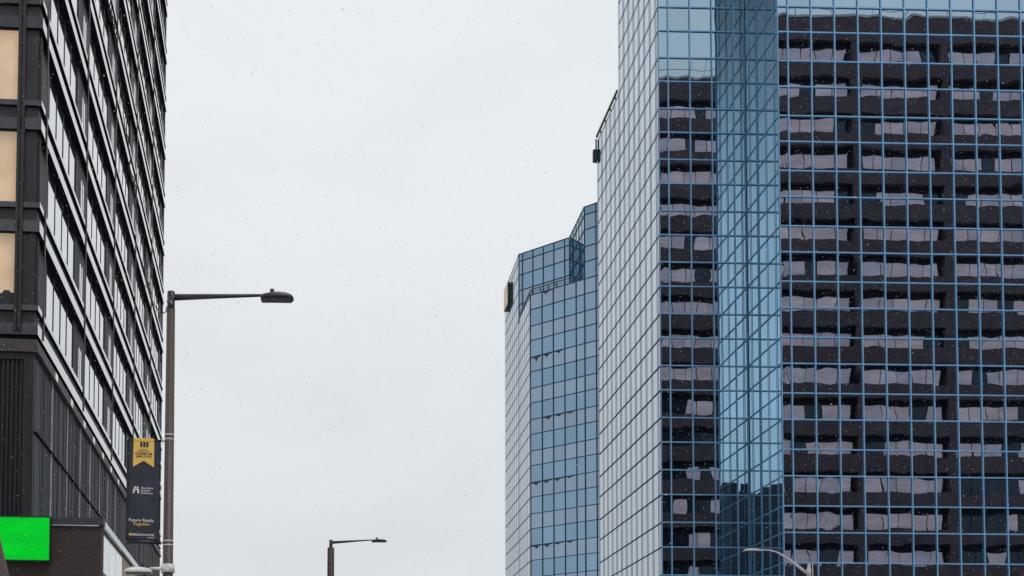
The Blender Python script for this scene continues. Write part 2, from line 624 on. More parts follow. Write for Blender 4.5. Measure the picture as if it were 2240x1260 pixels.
YV = Vector((0, 1, 0))
q1278 = online(Pc, E45, 1278, 520)
q1136 = online(Pc, YV, 1134.5, 600)
q1105 = online(Pc, YV, 1105, 750)
q1247 = online(q1136, E45, 1247, 540)
q1247.x = q1278.x
qend = Pc + E45 * 22
zT = at(1160, 640, Yc).z
zR = at(1134.5, 556, q1136.y).z
zT = zc + FLOOR * round((zT - zc) / FLOOR)
cw2.wall(Pc, q1278, 1.5 + (26 - 23.5) / 23.5 * 1.0, zT, 'mullion_navy', 'far_glass', 'far_spandrel', 0.35, mw=0.062)
cw2.wall(q1278, qend, 1.45, zR, 'mullion_navy', 'far_glass', 'far_spandrel', 0.35, mw=0.062)
cw2.wall(q1136, Pc, 1.2, zT, 'mullion_navy', 'side', 'side', 0.2, md=0.02, mw=0.06)
cw2.wall(q1105, q1136, 1.5, zR, 'mullion_navy', 'side', 'side', 0.2, md=0.02, mw=0.06)
cw2.wall(q1136, q1247, 0.55, zR, 'mullion_navy', 'far_glass', 'far_spandrel', 0.35, low=zT - 0.4)
cw2.wall(q1247, q1278, 0.6, zR, 'mullion_navy', 'glass', 'spandrel', 0.2, low=zT - 0.4)
cw2.build(tower2)
m = MB()
e2 = Vector((0.12, 0.12, 0))
inn = lambda p: (p.x + 0.12, p.y + 0.06)
m.prism([inn(Pc), inn(q1278), (q1278.x + 0.12, q1247.y + 0.1), inn(q1136)], 0, zT - 0.1)
m.prism([(q1278.x + 0.14, q1278.y + 0.1), (qend.x, qend.y + 0.2), (qend.x, q1105.y - 0.02), (q1278.x + 0.14, q1105.y - 0.02)], 0, zR - 0.1)
m.prism([(q1136.x + 0.12, q1136.y + 0.2), (q1247.x + 0.1, q1247.y + 0.2), (q1247.x + 0.1, q1105.y - 0.02), (q1136.x + 0.12, q1105.y - 0.02)], 0, zR - 0.1)
m.build('tower_core', MT['core'], tower2)
# guard rail of the terrace
m = MB()
nC = Vector((-s2, -s2, 0))
a0, a1, a2 = q1136 + Vector((0.1, -0.4, 0)), Pc + Vector((0.10, 0.05, 0)), q1278 + nC * -0.1
for zz, wd in ((0.66, 0.10), (0.36, 0.05)):
    m.bar(a0 + Z * (zT + zz), a1 + Z * (zT + zz), wd)
    m.bar(a1 + Z * (zT + zz), a2 + Z * (zT + zz), wd)
for k in range(7):
    p = a1.lerp(a2, (k + 0.15) / 6.6)
    m.bar(p + Z * zT, p + Z * (zT + 0.64), 0.08)
    m.bar(p + nC * -0.5 + Z * zT, p + Z * (zT + 0.6), 0.06)
for k in range(6):
    p = a1.lerp(a0, (k + 0.6) / 6)
    m.bar(p + Z * zT, p + Z * (zT + 0.64), 0.08)
m.build('guard_rail', MT['rail'], tower2)
# dark scalloped patches under every second floor line of the chamfered wall
SCALLOP = paint('dark_scallop', (0.03, 0.05, 0.08), 0.5)
rs = random.Random(5)
nrm = Vector((E45.y, -E45.x, 0))
for k in (-5, -3, -1, 1, 3, 5):
    zz = zc + FLOOR * 2 * (k + 1) / 2 - FLOOR * 0 - 0.0375
    for i in range(4):
        if rs.random() < 0.15 + 0.12 * i:
            continue
        xa = 0.1 + i * 1.5
        m = MB()
        n_ = 9
        prev = None
        pk = rs.uniform(0.35, 0.6)
        for j in range(n_ + 1):
            t = j / n_
            x = xa + t * 1.3
            dep = 0.10 + 0.42 * max(0, 1 - abs(t - pk) / 0.3) ** 1.6 * rs.uniform(0.7, 1.2)
            dep *= 1 - 0.18 * i
            cur = (Pc + E45 * x + nrm * 0.012 + Z * zz, Pc + E45 * x + nrm * 0.012 + Z * (zz - dep))
            if prev:
                m.quad(prev[0], cur[0], cur[1], prev[1])
            prev = cur
        m.build('dark_scallop', SCALLOP, tower2)
# sign box on the far tower
sg2 = thing('sign', (q1105.x - 0.4, q1105.y - 6, zR - 4), 'tan faced box sign high on the far tower edge beside the sky', 'sign')
ya, yb = online(Pc, YV, 1116, 650).y, q1105.y - 1.3
zt, zb = at(1113, 617, ya).z, at(1113, 664, ya).z
m = MB()
m.box(q1105.x - 0.30, q1105.x + 0.0, ya, yb, zb, zt)
m.build('sign_box', MT['black'], sg2)
m = MB()
m.box(q1105.x - 0.36, q1105.x - 0.302, ya - 0.02, yb, zb + 0.02, zt + 0.02)
m.build('sign_face', MT['tansign'], sg2)

# ------------------------------------------------------------------ left office building
Yn = 45.0
ds = ray(595, 1611)
ds.z = 0
ds.normalize()
dt = Vector((ds.y, -ds.x, 0))
Pp = at(97, 600, Yn)
Pp.z = 0
sL = lambda u, v=600: (online(Pp, ds, u, v) - Pp).dot(ds)
s_corner = sL(85, 600)
Q = Pp + ds * s_corner                            # street corner of the building
posts = [sL(u) - s_corner for u in (96.5, 186, 249.5, 295.8, 331.8, 359.8)]
BAY = (posts[5] - posts[0]) / 5
S0 = posts[0]
SEND = S0 + 5 * BAY
zpx = lambda v: at(97, v, Yn).z
FL = (zpx(251) - zpx(689)) / 2
zb0 = zpx(689)
SILL, GAP, FLG = 0.20, 0.47, 0.42
WIN = FL - SILL - GAP - FLG
NF = 13
ob = thing('office_building', Q, 'dark bronze office block with white banded side wall and gold front windows at left', 'building')
FRONT = -11.0


def lb(mb, s0, s1, t0, t1, z0, z1):
    mb.obox(Q, ds, dt, Z, (s0, s1, t0, t1, z0, z1))


RE = 0.24
ztop = zb0 + NF * FL
m = MB()
lb(m, RE + 0.03, SEND - 0.3, FRONT, -RE - 0.03, 0, ztop)
m.build('wall', MT['soffit'], ob)
win_rnd = random.Random(2)


def s_at(u, v, t):
    return (online(Q + dt * t, ds, u, v) - (Q + dt * t)).dot(ds)


ref0 = s_at(107.0, 100, 0.03)
EDG = [(s_at(u, 100, -RE) - ref0) / BAY for u in (107.0, 109.7, 126.0, 141.3, 155.0, 168.5)]
PIER0, PIER1 = (s_at(171.0, 100, -0.20) - ref0) / BAY, 1.0 + EDG[0] - 0.003
FIN = [(s_at(u, 100, -0.17) - ref0) / BAY for u in (181.8, 185.4)]


def ledge(z0, z1, out):
    mb = MB()
    lb(mb, 0.55, SEND, -0.55, out, z0, z1)
    lb(mb, -out, 0.549, FRONT, out, z0, z1)
    bmesh.ops.recalc_face_normals(mb.bm, faces=mb.bm.faces)
    for f in mb.bm.faces:
        if f.normal.z < -0.9:
            f.material_index = 1  # undersides take the black that paints in their shade
    return mb


for k in range(-1, NF + 1):
    zb_ = zb0 + k * FL
    if k >= 0:
        ledge(zb_ - SILL, zb_, 0.0).build('window_sill', [MT['ledge'], MT['soffit']], ob)
        mb = MB()
        lb(mb, 0.114, SEND - 0.1, -0.8, -0.115, zb_ - SILL - GAP, zb_ - SILL)
        lb(mb, 0.115, 0.9, FRONT, -0.8, zb_ - SILL - GAP, zb_ - SILL)
        mb.build('spandrel_panel', MT['pier_front'], ob)
        ledge(zb_ - SILL - GAP - FLG, zb_ - SILL - GAP, 0.0).build('ledge', [MT['ledge'], MT['soffit']], ob)
    if k < 0 or k >= NF:
        continue
    zt_ = zb_ + WIN
    # side windows
    for b in range(5):
        s0 = S0 + b * BAY
        edges = EDG[1:]
        gl = MB()
        xs = EDG
        for i in range(5):
            tl, tw = win_rnd.gauss(0, 0.0015), win_rnd.gauss(0, 0.0015)
            xa, xb = s0 + xs[i] * BAY, s0 + xs[i + 1] * BAY
            P = [Q + ds * x + dt * (-RE + o_) + Z * z for x, z, o_ in (
                (xa, zb_, tl), (xb, zb_, -tl), (xb, zt_, -tl + tw), (xa, zt_, tl + tw))]
            gl.quad(*P)
        wo = gl.build('window', MT['side_glass'], ob)
        for x in edges:
            fr = MB()
            lb(fr, s0 + x * BAY - 0.055, s0 + x * BAY + 0.055, -RE + 0.005, -RE + 0.018, zb_, zt_)
            fr.build('glazing_bar', MT['frame'], wo)
        pr = MB()
        lb(pr, s0 + PIER0 * BAY, min(s0 + PIER1 * BAY, SEND - 0.02), -RE - 0.02, -0.20, zb_, zt_)
        po = pr.build('pier', MT['pier'], ob)
        fn = MB()
        for x in FIN:
            lb(fn, s0 + x * BAY, s0 + x * BAY + 0.25, -0.20, -0.15, zb_, zt_ - 0.95)
        fn.build('fin', MT['fin'], po)
        if b == 0:
            pr = MB()
            lb(pr, RE + 0.03, s0 + EDG[0] * BAY - 0.02, -RE - 0.02, -0.20, zb_, zt_)
            pr.build('pier', MT['pier'], ob)
    # front window and pier
    gl = MB()
    xs = [-0.86, -3.4, -5.9, -8.4, FRONT]
    for i in range(4):
        P = [Q + ds * RE + dt * x + Z * z for x, z in ((xs[i + 1], zb_), (xs[i], zb_), (xs[i], zt_), (xs[i + 1], zt_))]
        gl.quad(*P)
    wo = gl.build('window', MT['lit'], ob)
    wo['label'] = 'warm beige front window with its sky reflection painted as glow'
    for x in xs[1:4]:
        fr = MB()
        lb(fr, RE - 0.06, RE - 0.005, x - 0.05, x + 0.05, zb_, zt_)
        fr.build('glazing_bar', MT['frame'], wo)
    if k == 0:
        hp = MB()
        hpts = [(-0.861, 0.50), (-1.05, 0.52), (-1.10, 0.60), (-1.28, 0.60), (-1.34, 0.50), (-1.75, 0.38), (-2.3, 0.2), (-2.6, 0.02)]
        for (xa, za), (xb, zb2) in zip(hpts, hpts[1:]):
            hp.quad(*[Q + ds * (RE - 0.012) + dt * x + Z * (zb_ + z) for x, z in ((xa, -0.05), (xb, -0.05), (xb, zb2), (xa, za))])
        hp.build('painted_reflection', MT['frame'], wo)  # dark cutout painting a reflected skyline silhouette into the pane
    pr = MB()
    lb(pr, 0.12, RE + 0.02, -0.60, -0.16, zb_, zt_)
    lb(pr, 0.30, 0.60, -0.159, -0.12, zb_, zt_)
    lb(pr, 0.24, 0.301, -0.14, -0.06, zb_, zt_ - 0.35)
    pr.build('corner_pier', MT['pier_front'], ob)
# posts through all floors
zlow = zb0 - SILL - GAP - FLG
for b in range(6):
    s0 = S0 + b * BAY
    m = MB()
    if b < 5:
        lb(m, s0 - 0.04, s0 + 0.04, 0.002, 0.040, zlow + 0.1, ztop)
    else:
        lb(m, s0 - 0.35, s0 - 0.002, -RE - 0.02, -0.07, zlow - 12, ztop)
    m.build('post', MT['post'], ob)
m = MB()
lb(m, -0.07, RE, -0.86, -0.76, zlow + 0.12, ztop)
lb(m, -0.07, RE, -0.70, -0.60, zlow + 0.12, ztop)
lb(m, 0.0, RE, -0.759, -0.701, zlow + 0.12, ztop)
m.build('post', [MT['pier_front']], ob)
# cornice trim and ribbed base
m = MB()
lb(m, 0.30, SEND, -0.6, -0.14, zlow - 0.16, zlow)
lb(m, 0.14, 0.299, FRONT, -0.14, zlow - 0.16, zlow)
m.build('cornice', MT['soffit'], ob)
m = MB()
lb(m, 0.30, SEND, -0.6, -0.04, zlow - 0.40, zlow - 0.16)
lb(m, 0.04, 0.299, FRONT, -0.04, zlow - 0.40, zlow - 0.16)
lb(m, 0.30, SEND, -0.6, 0.02, zlow - 0.62, zlow - 0.48)
lb(m, 0.30, SEND, -0.6, -0.07, zlow - 0.48, zlow - 0.40)
lb(m, 0.0, 0.299, FRONT, 0.02, zlow - 0.62, zlow - 0.40)
m.build('cornice', MT['trim'], ob)
zbase = zlow - 0.62
m = MB()
lb(m, 0.30, SEND - 0.2, -0.5, -0.12, 0.1, zbase)
ri = random.Random(9)
s = 0.12
while s < SEND - 0.3:
    wd = ri.uniform(0.07, 0.16)
    lb(m, s + 0.2, s + 0.2 + wd, -0.12, -0.12 + ri.uniform(0.004, 0.022), 0.1, zbase)
    s += wd + ri.uniform(0.08, 0.22)
side = m.build('base_cladding', MT['clad_side'], ob)
m = MB()
for u, vv in ((120, 830), (153, 885), (181, 930), (202.5, 965), (222.5, 1000), (240, 1030), (256, 1060)):
    ss = sL(u, vv) - s_corner
    lb(m, ss, ss + 0.03, -0.12, -0.075, 0.1, zbase - 0.02)
for k in range(7):
    ss = sL((119, 153, 181, 202, 222, 240, 256)[k], (830, 885, 930, 965, 1000, 1030, 1060)[k]) - s_corner
    lb(m, ss - 0.02, ss + 0.5, 0.021, 0.05, zbase + 0.02, zbase + 0.30)
m.build('panel_joint', MT['fin'], ob)
m = MB()
lb(m, 0.2, SEND - 0.5, -0.12, -0.046, zpx(957), zpx(954))
m.build('panel_joint', MT['soffit'], ob)
m = MB()
lb(m, 0.25, 0.29, FRONT, -0.12, 0.1, zbase)
t = -0.55
while t > FRONT:
    lb(m, 0.13, 0.25, t - 0.07, t, 0.1, zbase - 0.25)
    t -= 0.16
lb(m, 0.10, 0.25, FRONT, -0.13, zbase - 0.25, zbase)
lb(m, 0.05, 0.29, -0.50, -0.121, 0.1, zbase - 0.251)
m.build('base_cladding', MT['clad'], ob)
m = MB()
lb(m, -0.2, SEND + 0.05, FRONT, 0.2, ztop, ztop + 1.0)
m.build('roof', MT['soffit'], ob)

# ------------------------------------------------------------------ low brown entrance block with green sign
Ya = 29.0
K = at(222, 1135, Ya)
zk = K.z
K.z = 0
ab = thing('entrance_block', K, 'low brown granite entrance block with pale roof edge in front of the dark office', 'building')
front_d = -dt


def ab_box(mb, s0, s1, t0, t1, z0, z1):
    mb.obox(K, ds, dt, Z, (s0, s1, t0, t1, z0, z1))


LEN = (online(K, ds, 303, 1240) - K).dot(ds)
m = MB()
ab_box(m, 0.0, 0.45, -9, 0.0, 0.1, zk - 0.16)
ab_box(m, 0.45, LEN, -9, -0.12, 0.1, zk - 0.16)
m.build('wall', MT['stone'], ab)
m = MB()
ab_box(m, -0.06, 0.25, -9, 0.06, zk - 0.155, zk + 0.01)
m.build('roof_edge', MT['navy'], ab)
m = MB()
ab_box(m, 0.251, LEN, -0.3, 0.04, zk - 0.16, zk + 0.0)
ab_box(m, -0.055, 0.25, -9, -0.05, zk - 0.185, zk - 0.157)
m.build('roof_flashing', MT['flash'], ab)
zlo = at(225, 1243, Ya).z
xs = [sL_ for sL_ in (0.46, 3.0, 4.4, 5.4)]
su = lambda u, v=1200: (online(K, ds, u, v) - K).dot(ds)
cols = [0.46, su(243), su(257), su(272)]
for i in range(3):
    m = MB()
    ab_box(m, cols[i] + 0.02, cols[i + 1] - 0.02, -0.12, -0.05, zlo, zk - 0.22)
    m.build('side_panel', MT['milk'], ab)
m = MB()
ab_box(m, cols[3], LEN, -0.12, -0.04, zlo - 1.2, zk - 0.22)
m.build('side_panel', MT['tan'], ab)['label'] = 'tan end panel'
m = MB()
ab_box(m, 0.455, LEN, -0.12, -0.02, zlo - 0.35, zlo - 0.02)
m.build('sill', MT['navy'], ab)
# green lit sign
sgn = thing('sign', at(57, 1178, Ya - 0.2), 'plain bright green rectangular lit sign on the brown entrance block', 'sign')
fa = lambda u, v: ((online(K, dt, u, v) - K).dot(dt))
t0, t1 = fa(2.5, 1180), fa(112, 1180)
ysg = online(K - ds * 0.25, dt, 57, 1180).y
z1_, z0_ = at(57, 1132, ysg).z, at(57, 1224.5, ysg).z
m = MB()
m.obox(K, ds, dt, Z, (-0.24, -0.061, t0 + 0.02, t1 - 0.02, z0_ + 0.01, z1_ - 0.01))
m.build('sign_box', MT['black'], sgn)
m = MB()
m.obox(K, ds, dt, Z, (-0.26, -0.2405, t0, t1, z0_, z1_))
m.build('sign_face', MT['green'], sgn)

m = MB()
for a0_, a1_, b0_, b1_ in ((t0 - 0.03, t1 + 0.03, z1_ + 0.001, z1_ + 0.03), (t0 - 0.03, t1 + 0.03, z0_ - 0.03, z0_ - 0.001),
                           (t0 - 0.03, t0 - 0.001, z0_ - 0.001, z1_ + 0.001), (t1 + 0.001, t1 + 0.03, z0_ - 0.001, z1_ + 0.001)):
    m.obox(K, ds, dt, Z, (-0.27, -0.065, a0_, a1_, b0_, b1_))
m.build('sign_frame', paint('dark_green_frame', (0.004, 0.05, 0.012), 0.5), sgn)

# leaning brown post at the lower left edge
a, b = at(-4, 1195, 17), at(24, 1330, 17)
lp = MB()
lp.bar(at(-12, 1178, 17), b, 0.10, 0.14)
lp.bar(at(30, 1345, 17), Vector((b.x + 0.05, b.y, 0)), 0.12, 0.14)
tag(lp.build('post', MT['brace'], None, 0.01), 'leaning mauve brown steel post in the lower left corner', 'post')


# ------------------------------------------------------------------ street lamps
def head_mesh(ln, wd, ht, dr):
    """LED street lamp head: flat underside, domed back, rounded tip. Local +x is away from the pole."""
    mb = MB()
    secs = []
    st = [(0, .62, .62), (.06, .80, .70), (.18, .92, .85), (.35, 1, 1), (.6, 1, .98), (.82, .95, .85), (.93, .78, .66), (.98, .52, .46), (1, .2, .2)]
    for x, a, h in st:
        ring = []
        for y, z in ((-.5, 0), (-.5, .42), (-.38, .80), (-.15, 1), (.15, 1), (.38, .80), (.5, .42), (.5, 0)):
            ring.append(mb.bm.verts.new((x * ln, y * wd * a, z * ht * h)))
        secs.append(ring)
    for p, q in zip(secs, secs[1:]):
        for k in range(8):
            mb.bm.faces.new((p[k], p[(k + 1) % 8], q[(k + 1) % 8], q[k])).smooth = k not in (7,)
    mb.bm.faces.new(secs[0])
    mb.bm.faces.new(secs[-1][::-1])
    return mb


def xform(o, origin, dirx, tilt=0.0):
    d = Vector(dirx).normalized()
    s = Z.cross(d).normalized()
    u = d.cross(s)
    M = Matrix((d, s, u)).transposed().to_4x4()
    return Matrix.Translation(origin) @ M


def luminaire(parent, origin, dirx, ln, wd, ht, mat, cell=True, fins=True):
    Mx = xform(None, origin, dirx)
    mb = head_mesh(ln, wd, ht, dirx)
    mb.bm.transform(Mx)
    ho = mb.build('lamp_head', mat, parent)
    mb = MB()
    mb.box(0.30 * ln, 0.93 * ln, -wd * 0.40, wd * 0.40, -0.012, -0.001)
    mb.box(0.02 * ln, 0.26 * ln, -wd * 0.34, wd * 0.34, -0.020, -0.001)
    mb.bm.transform(Mx)
    mb.build('lens', MT['lens'], ho)
    if cell:
        mb = MB()
        mb.tube([(0.34 * ln, 0, ht * 0.9), (0.34 * ln, 0, ht + 0.062)], [0.036, 0.034], 12)
        mb.tube([(0.34 * ln, 0, ht * 0.85), (0.34 * ln, 0, ht + 0.008)], 0.045, 12)
        mb.bm.transform(Mx)
        mb.build('photocell', MT['black'], ho)
    if fins:
        mb = MB()
        for k in range(8):
            x = (0.44 + k * 0.045) * ln
            mb.box(x, x + 0.006, -wd * 0.32, wd * 0.32, ht * 0.80, ht * (1.05 - 0.012 * k))
        mb.bm.transform(Mx)
        mb.build('heat_fin', mat, ho)
    return ho


YL = 20.0
base = at(370.5, 1200, YL)
ptop = at(371.5, 638, YL)
xp, zt = (base.x + ptop.x) / 2, ptop.z
pxm = YL / F
lamp = thing('street_lamp', (xp, YL, 0.14), 'tall brown street lamp post carrying the banner, its dark arm reaching right', 'street lamp', 'street lamps along the street')
z675 = at(371, 676, YL).z
m = MB()
m.tube([(xp, YL, 0.14), (xp, YL, 0.3), (xp, YL, z675)], [13.6 * pxm, 13.4 * pxm, 9.2 * pxm], 24)
m.build('pole', MT['pole'], lamp)
m = MB()
m.tube([(xp, YL, 0.14), (xp, YL, 0.19), (xp, YL, 0.5)], [0.2, 0.2, 0.14], 20)
m.build('base', MT['navy'], lamp)
m = MB()
m.tube([(xp, YL, z675), (xp, YL, zt - 0.012), (xp, YL, zt)], [8.6 * pxm, 8.4 * pxm, 7.6 * pxm], 24)
m.build('pole_cap', MT['navy'], lamp)
m = MB()
ya_ = YL - 0.02
A, B_ = at(378, 650.5, YL), at(575, 646.2, YL)
m.tube([(A.x, YL, A.z), ((A.x + B_.x) / 2, YL, (A.z + B_.z) / 2 + 0.002), (B_.x, YL, B_.z)], [7.2 * pxm, 5.1 * pxm, 3.0 * pxm], 16)
m.build('arm', MT['navy'], lamp)
hd = at(570.5, 655, YL)
luminaire(lamp, Vector((hd.x, YL, hd.z)), (1, -0.0, 0.0), 73 * pxm, 0.30, 15 * pxm, MT['navy'])
# lower, grey head on a clamp
cz = at(370, 1244, YL).z
m = MB()
m.tube([(xp, YL, cz - 0.068), (xp, YL, cz + 0.068)], 0.113, 20)
m.box(xp - 0.035, xp + 0.035, YL - 0.13, YL - 0.10, cz - 0.045, cz + 0.045)
m.build('clamp', MT['grey'], lamp)
hl = at(332, 1247, YL)
m = MB()
m.tube([(xp - 0.08, YL, cz), (hl.x - 0.03, YL, cz + 0.0)], 0.026, 12)
m.build('arm', MT['grey'], lamp)
luminaire(lamp, Vector((hl.x, YL, at(300, 1253.5, YL).z)), (-1, -0.0, 0.0), 60 * pxm, 0.26, 13 * pxm, MT['grey'], True, True)
for v in (952, 962, 1184, 1193):
    zz = at(370, v, YL).z
    m = MB()
    r_ = (9.2 + (13.4 - 9.2) * (z675 - zz) / z675) * pxm + 0.004
    m.tube([(xp, YL, zz - 0.009), (xp, YL, zz + 0.009)], r_, 24)
    m.build('band', MT['steel'], lamp)

# second lamp, same kind, farther
Y2 = 45.5
px2 = Y2 / F
p2 = at(723.8, 1198, Y2)
lamp2 = thing('street_lamp', (p2.x, Y2, 0.14), 'farther dark street lamp alone against the sky, its arm pointing right', 'street lamp', 'street lamps along the street')
m = MB()
m.tube([(p2.x, Y2, 0.14), (p2.x, Y2, p2.z - 0.02), (p2.x, Y2, p2.z)], [8.6 * px2, 7.5 * px2, 7.0 * px2], 20)
m.build('pole', MT['pole'], lamp2)
m = MB()
zt2 = at(723.8, 1181, Y2).z
m.tube([(p2.x, Y2, p2.z - 0.1), (p2.x, Y2, zt2)], 3.7 * px2, 16)
m.build('pole_cap', MT['navy'], lamp2)
m = MB()
A, B_ = at(726, 1186.8, Y2), at(815, 1181, Y2)
m.tube([(A.x, Y2, A.z), (B_.x, Y2, B_.z)], [3.2 * px2, 1.2 * px2], 12)
m.build('arm', MT['navy'], lamp2)
hd = at(813, 1184.6, Y2)
luminaire(lamp2, Vector((hd.x, Y2, hd.z)), (1, 0, 0.0), 33.5 * px2, 0.32, 5.4 * px2, MT['navy'], True, False)

# pale cobra-head lamp in front of the glass tower
Y3 = 48.0
px3 = Y3 / F
pb = at(1770, 1255, Y3)
lamp3 = thing('street_lamp', (pb.x, Y3, 0.14), 'pale grey cobra head street lamp with curved arm in front of the glass tower', 'street lamp', 'street lamps along the street')
m = MB()
zt3 = at(1770, 1233, Y3).z
m.tube([(pb.x, Y3, 0.14), (pb.x, Y3, zt3)], [5.0 * px3, 3.3 * px3], 16)
m.build('pole', MT['galv'], lamp3)
m = MB()
rz = at(1777.5, 1232.5, Y3)
m.tube([(rz.x + 0.03, Y3, 0.14), (rz.x, Y3, rz.z)], 1.0 * px3, 8)
m.build('conduit', MT['galv'], lamp3)
m = MB()
pth = [(1767, 1255), (1752, 1243.5), (1736, 1231.5), (1720, 1220), (1706, 1211), (1694, 1206), (1682, 1203.6), (1664, 1203.2)]
m.tube([at(u, v, Y3) for u, v in pth], [3.4 * px3, 3.1 * px3, 2.8 * px3, 2.4 * px3, 2.0 * px3, 1.7 * px3, 1.4 * px3, 1.3 * px3], 12)
m.build('arm', MT['grey'], lamp3)
hh = at(1666.5, 1205.8, Y3)
luminaire(lamp3, Vector((hh.x, Y3, hh.z)), (-1, 0, 0), 41 * px3, 0.30, 5.6 * px3, MT['grey'], False, False)
m = MB()
m.tube([(pb.x - 0.01, Y3, at(1770, 1262, Y3).z), (pb.x - 0.01, Y3, at(1770, 1244, Y3).z)], 5.0 * px3, 14)
m.build('collar', MT['grey'], lamp3)

# ------------------------------------------------------------------ banner
ang = math.radians(9)
bx = Vector((math.cos(ang), math.sin(ang), 0))
bn = Vector((math.sin(ang), -math.cos(ang), 0))
O = at(352, 1000, YL)
O = Vector((O.x, YL - 0.02, 0))
bpx = pxm / math.cos(ang)
ZB = lambda v: at(318, v, YL).z


def bp(u, v, o=0.0):
    return O + bx * ((u - 352) * bpx) + Z * ZB(v) + bn * o


ban = thing('banner', bp(318, 1190), 'navy vertical banner with gold ribbon hanging from the brown street lamp post', 'banner')
m = MB()
nu, nv = 10, 30
gr = []
for j in range(nv + 1):
    row = []
    for i in range(nu + 1):
        u = 279.5 + (352 - 279.5) * i / nu
        v = 963 + (1186 - 963) * j / nv
        wv = 0.003 * math.sin(j * 0.21 + i * 0.35) * math.sin(pi * j / nv)
        row.append(m.bm.verts.new(bp(u, v, wv)))
    gr.append(row)
for j in range(nv):
    for i in range(nu):
        m.bm.faces.new((gr[j][i], gr[j][i + 1], gr[j + 1][i + 1], gr[j + 1][i])).smooth = True
fab = m.build('fabric', MT['banner'], ban)
sol = fab.modifiers.new('thickness', 'SOLIDIFY')
sol.thickness = 0.003
for v, rr, lt in ((964.5, 2.2, 'top'), (1187, 4.6, 'bottom')):
    m = MB()
    m.tube([bp(281, v), bp(354, v)], rr * bpx, 12)
    m.build('banner_sleeve', MT['banner'], ban)
    m = MB()
    m.tube([bp(279.5, v), bp(283, v)], 1.5 * bpx, 10)
    m.tube([bp(352, v), bp(361, v)], 1.6 * bpx, 10)
    m.tube([bp(354, v), bp(358.5, v)], 3.2 * bpx, 10)
    m.build('bracket', MT['galv'], ban)
for v0 in (1010, 1055, 1075, 1160):
    m = MB()
    m.tube([bp(351, v0), bp(353.2, v0 + 8), bp(353.8, v0 + 16)], 0.8 * bpx, 6)
    m.build('tie', MT['steel'], ban)
# gold swallow-tail ribbon
m = MB()
rows_ = [((293.9, 961), (315.7, 961), (337.5, 961), 0.021), ((293.8, 966), (315.6, 966), (337.6, 966), 0.018),
         ((293.7, 970), (315.6, 970), (337.7, 970), 0.009), ((293, 1024), (315.5, 1010), (337.8, 1023.5), 0.008)]
vv_ = [[m.bm.verts.new(bp(u, v, r4[3])) for u, v in r4[:3]] for r4 in rows_]
for ra, rb in zip(vv_, vv_[1:]):
    for k in (0, 1):
        m.bm.faces.new((ra[k], ra[k + 1], rb[k + 1], rb[k]))
ro = m.build('ribbon', MT['gold'], ban)


def text(body, u0, u1, v, mat, hpx, parent, off=0.012):
    cu = bpy.data.curves.new('text', 'FONT')
    cu.body = body
    cu.size = 1.0
    cu.extrude = 0.0
    cu.offset = 0.006
    to = bpy.data.objects.new('text', cu)
    C.objects.link(to)
    dg = bpy.context.evaluated_depsgraph_get()
    me = bpy.data.meshes.new_from_object(to.evaluated_get(dg))
    bpy.data.objects.remove(to)
    xs_ = [p.co.x for p in me.vertices]
    ys_ = [p.co.y for p in me.vertices]
    x0, x1, y0 = min(xs_), max(xs_), 0.0
    capm = 0.70
    for p in me.vertices:
        a = (p.co.x - x0) / (x1 - x0)
        p.co = bp(u0 + (u1 - u0) * a, v - hpx * (p.co.y / capm), off)
    me.name = 'lettering'
    me.materials.append(mat)
    o = bpy.data.objects.new('lettering', me)
    C.objects.link(o)
    o.parent = parent
    o.matrix_parent_inverse = Matrix.Translation(parent.location).inverted()
    return o


def chip(name, pts, mat, off=0.012):
    m_ = MB()
    m_.bm.faces.new([m_.bm.verts.new(bp(u, v, off)) for u, v in pts])
    return m_


m = MB()
for u in (308, 314.4, 320.8):
    rr = 0 if u < 320 else 1
    pts = [(u, 980.3), (u + 4.6, 980.3), (u + 4.6, 970), (u + 3.6, 969.2), (u + 1, 969.2), (u, 970)]
    m.bm.faces.new([m.bm.verts.new(bp(a_, b_, 0.016)) for a_, b_ in pts])
m.build('emblem', MT['ink'], ban)
text('MOHAWK', 307, 324.5, 987.2, MT['ink'], 2.6, ban, 0.014)
text('FUTURE READY', 302, 330, 991.2, MT['ink'], 2.6, ban, 0.014)
text('PREMIUM', 298.5, 333.5, 997.2, MT['ink'], 4.6, ban, 0.014)
text('EMPLOYER', 299.5, 333, 1003, MT['ink'], 4.2, ban, 0.014)
m = MB()
for pts in (((293, 1081.5), (296.6, 1081.5), (299.6, 1066.5), (296.4, 1066.5)),
            ((303.2, 1081.5), (307, 1081.5), (304.6, 1066.5), (301.4, 1066.5))):
    m.bm.faces.new([m.bm.verts.new(bp(a_, b_, 0.012)) for a_, b_ in pts])
arc_u = [291 + 18 * i / 8 for i in range(9)]
top_ = [1076.5 - 4.5 * math.sin(pi * i / 8) for i in range(9)]
for i in range(8):
    P = [(arc_u[i], top_[i]), (arc_u[i + 1], top_[i + 1]), (arc_u[i + 1], top_[i + 1] + 2.0 * math.sin(pi * (i + 1) / 8) + .2), (arc_u[i], top_[i] + 2.0 * math.sin(pi * i / 8) + .2)]
    m.bm.faces.new([m.bm.verts.new(bp(a_, b_, 0.0135)) for a_, b_ in P])
m.build('emblem', MT['white'], ban)
text('Hamilton', 311, 337, 1071.5, MT['white'], 4.2, ban)
text('Health', 311, 330, 1077, MT['white'], 4.2, ban)
text('Sciences', 311, 335.5, 1082.4, MT['white'], 4.2, ban)
text('Future Ready.', 286, 340, 1143, MT['white'], 6.6, ban)
text('Together.', 294.5, 331.5, 1151.2, MT['gold2'], 6.6, ban)
m = MB()
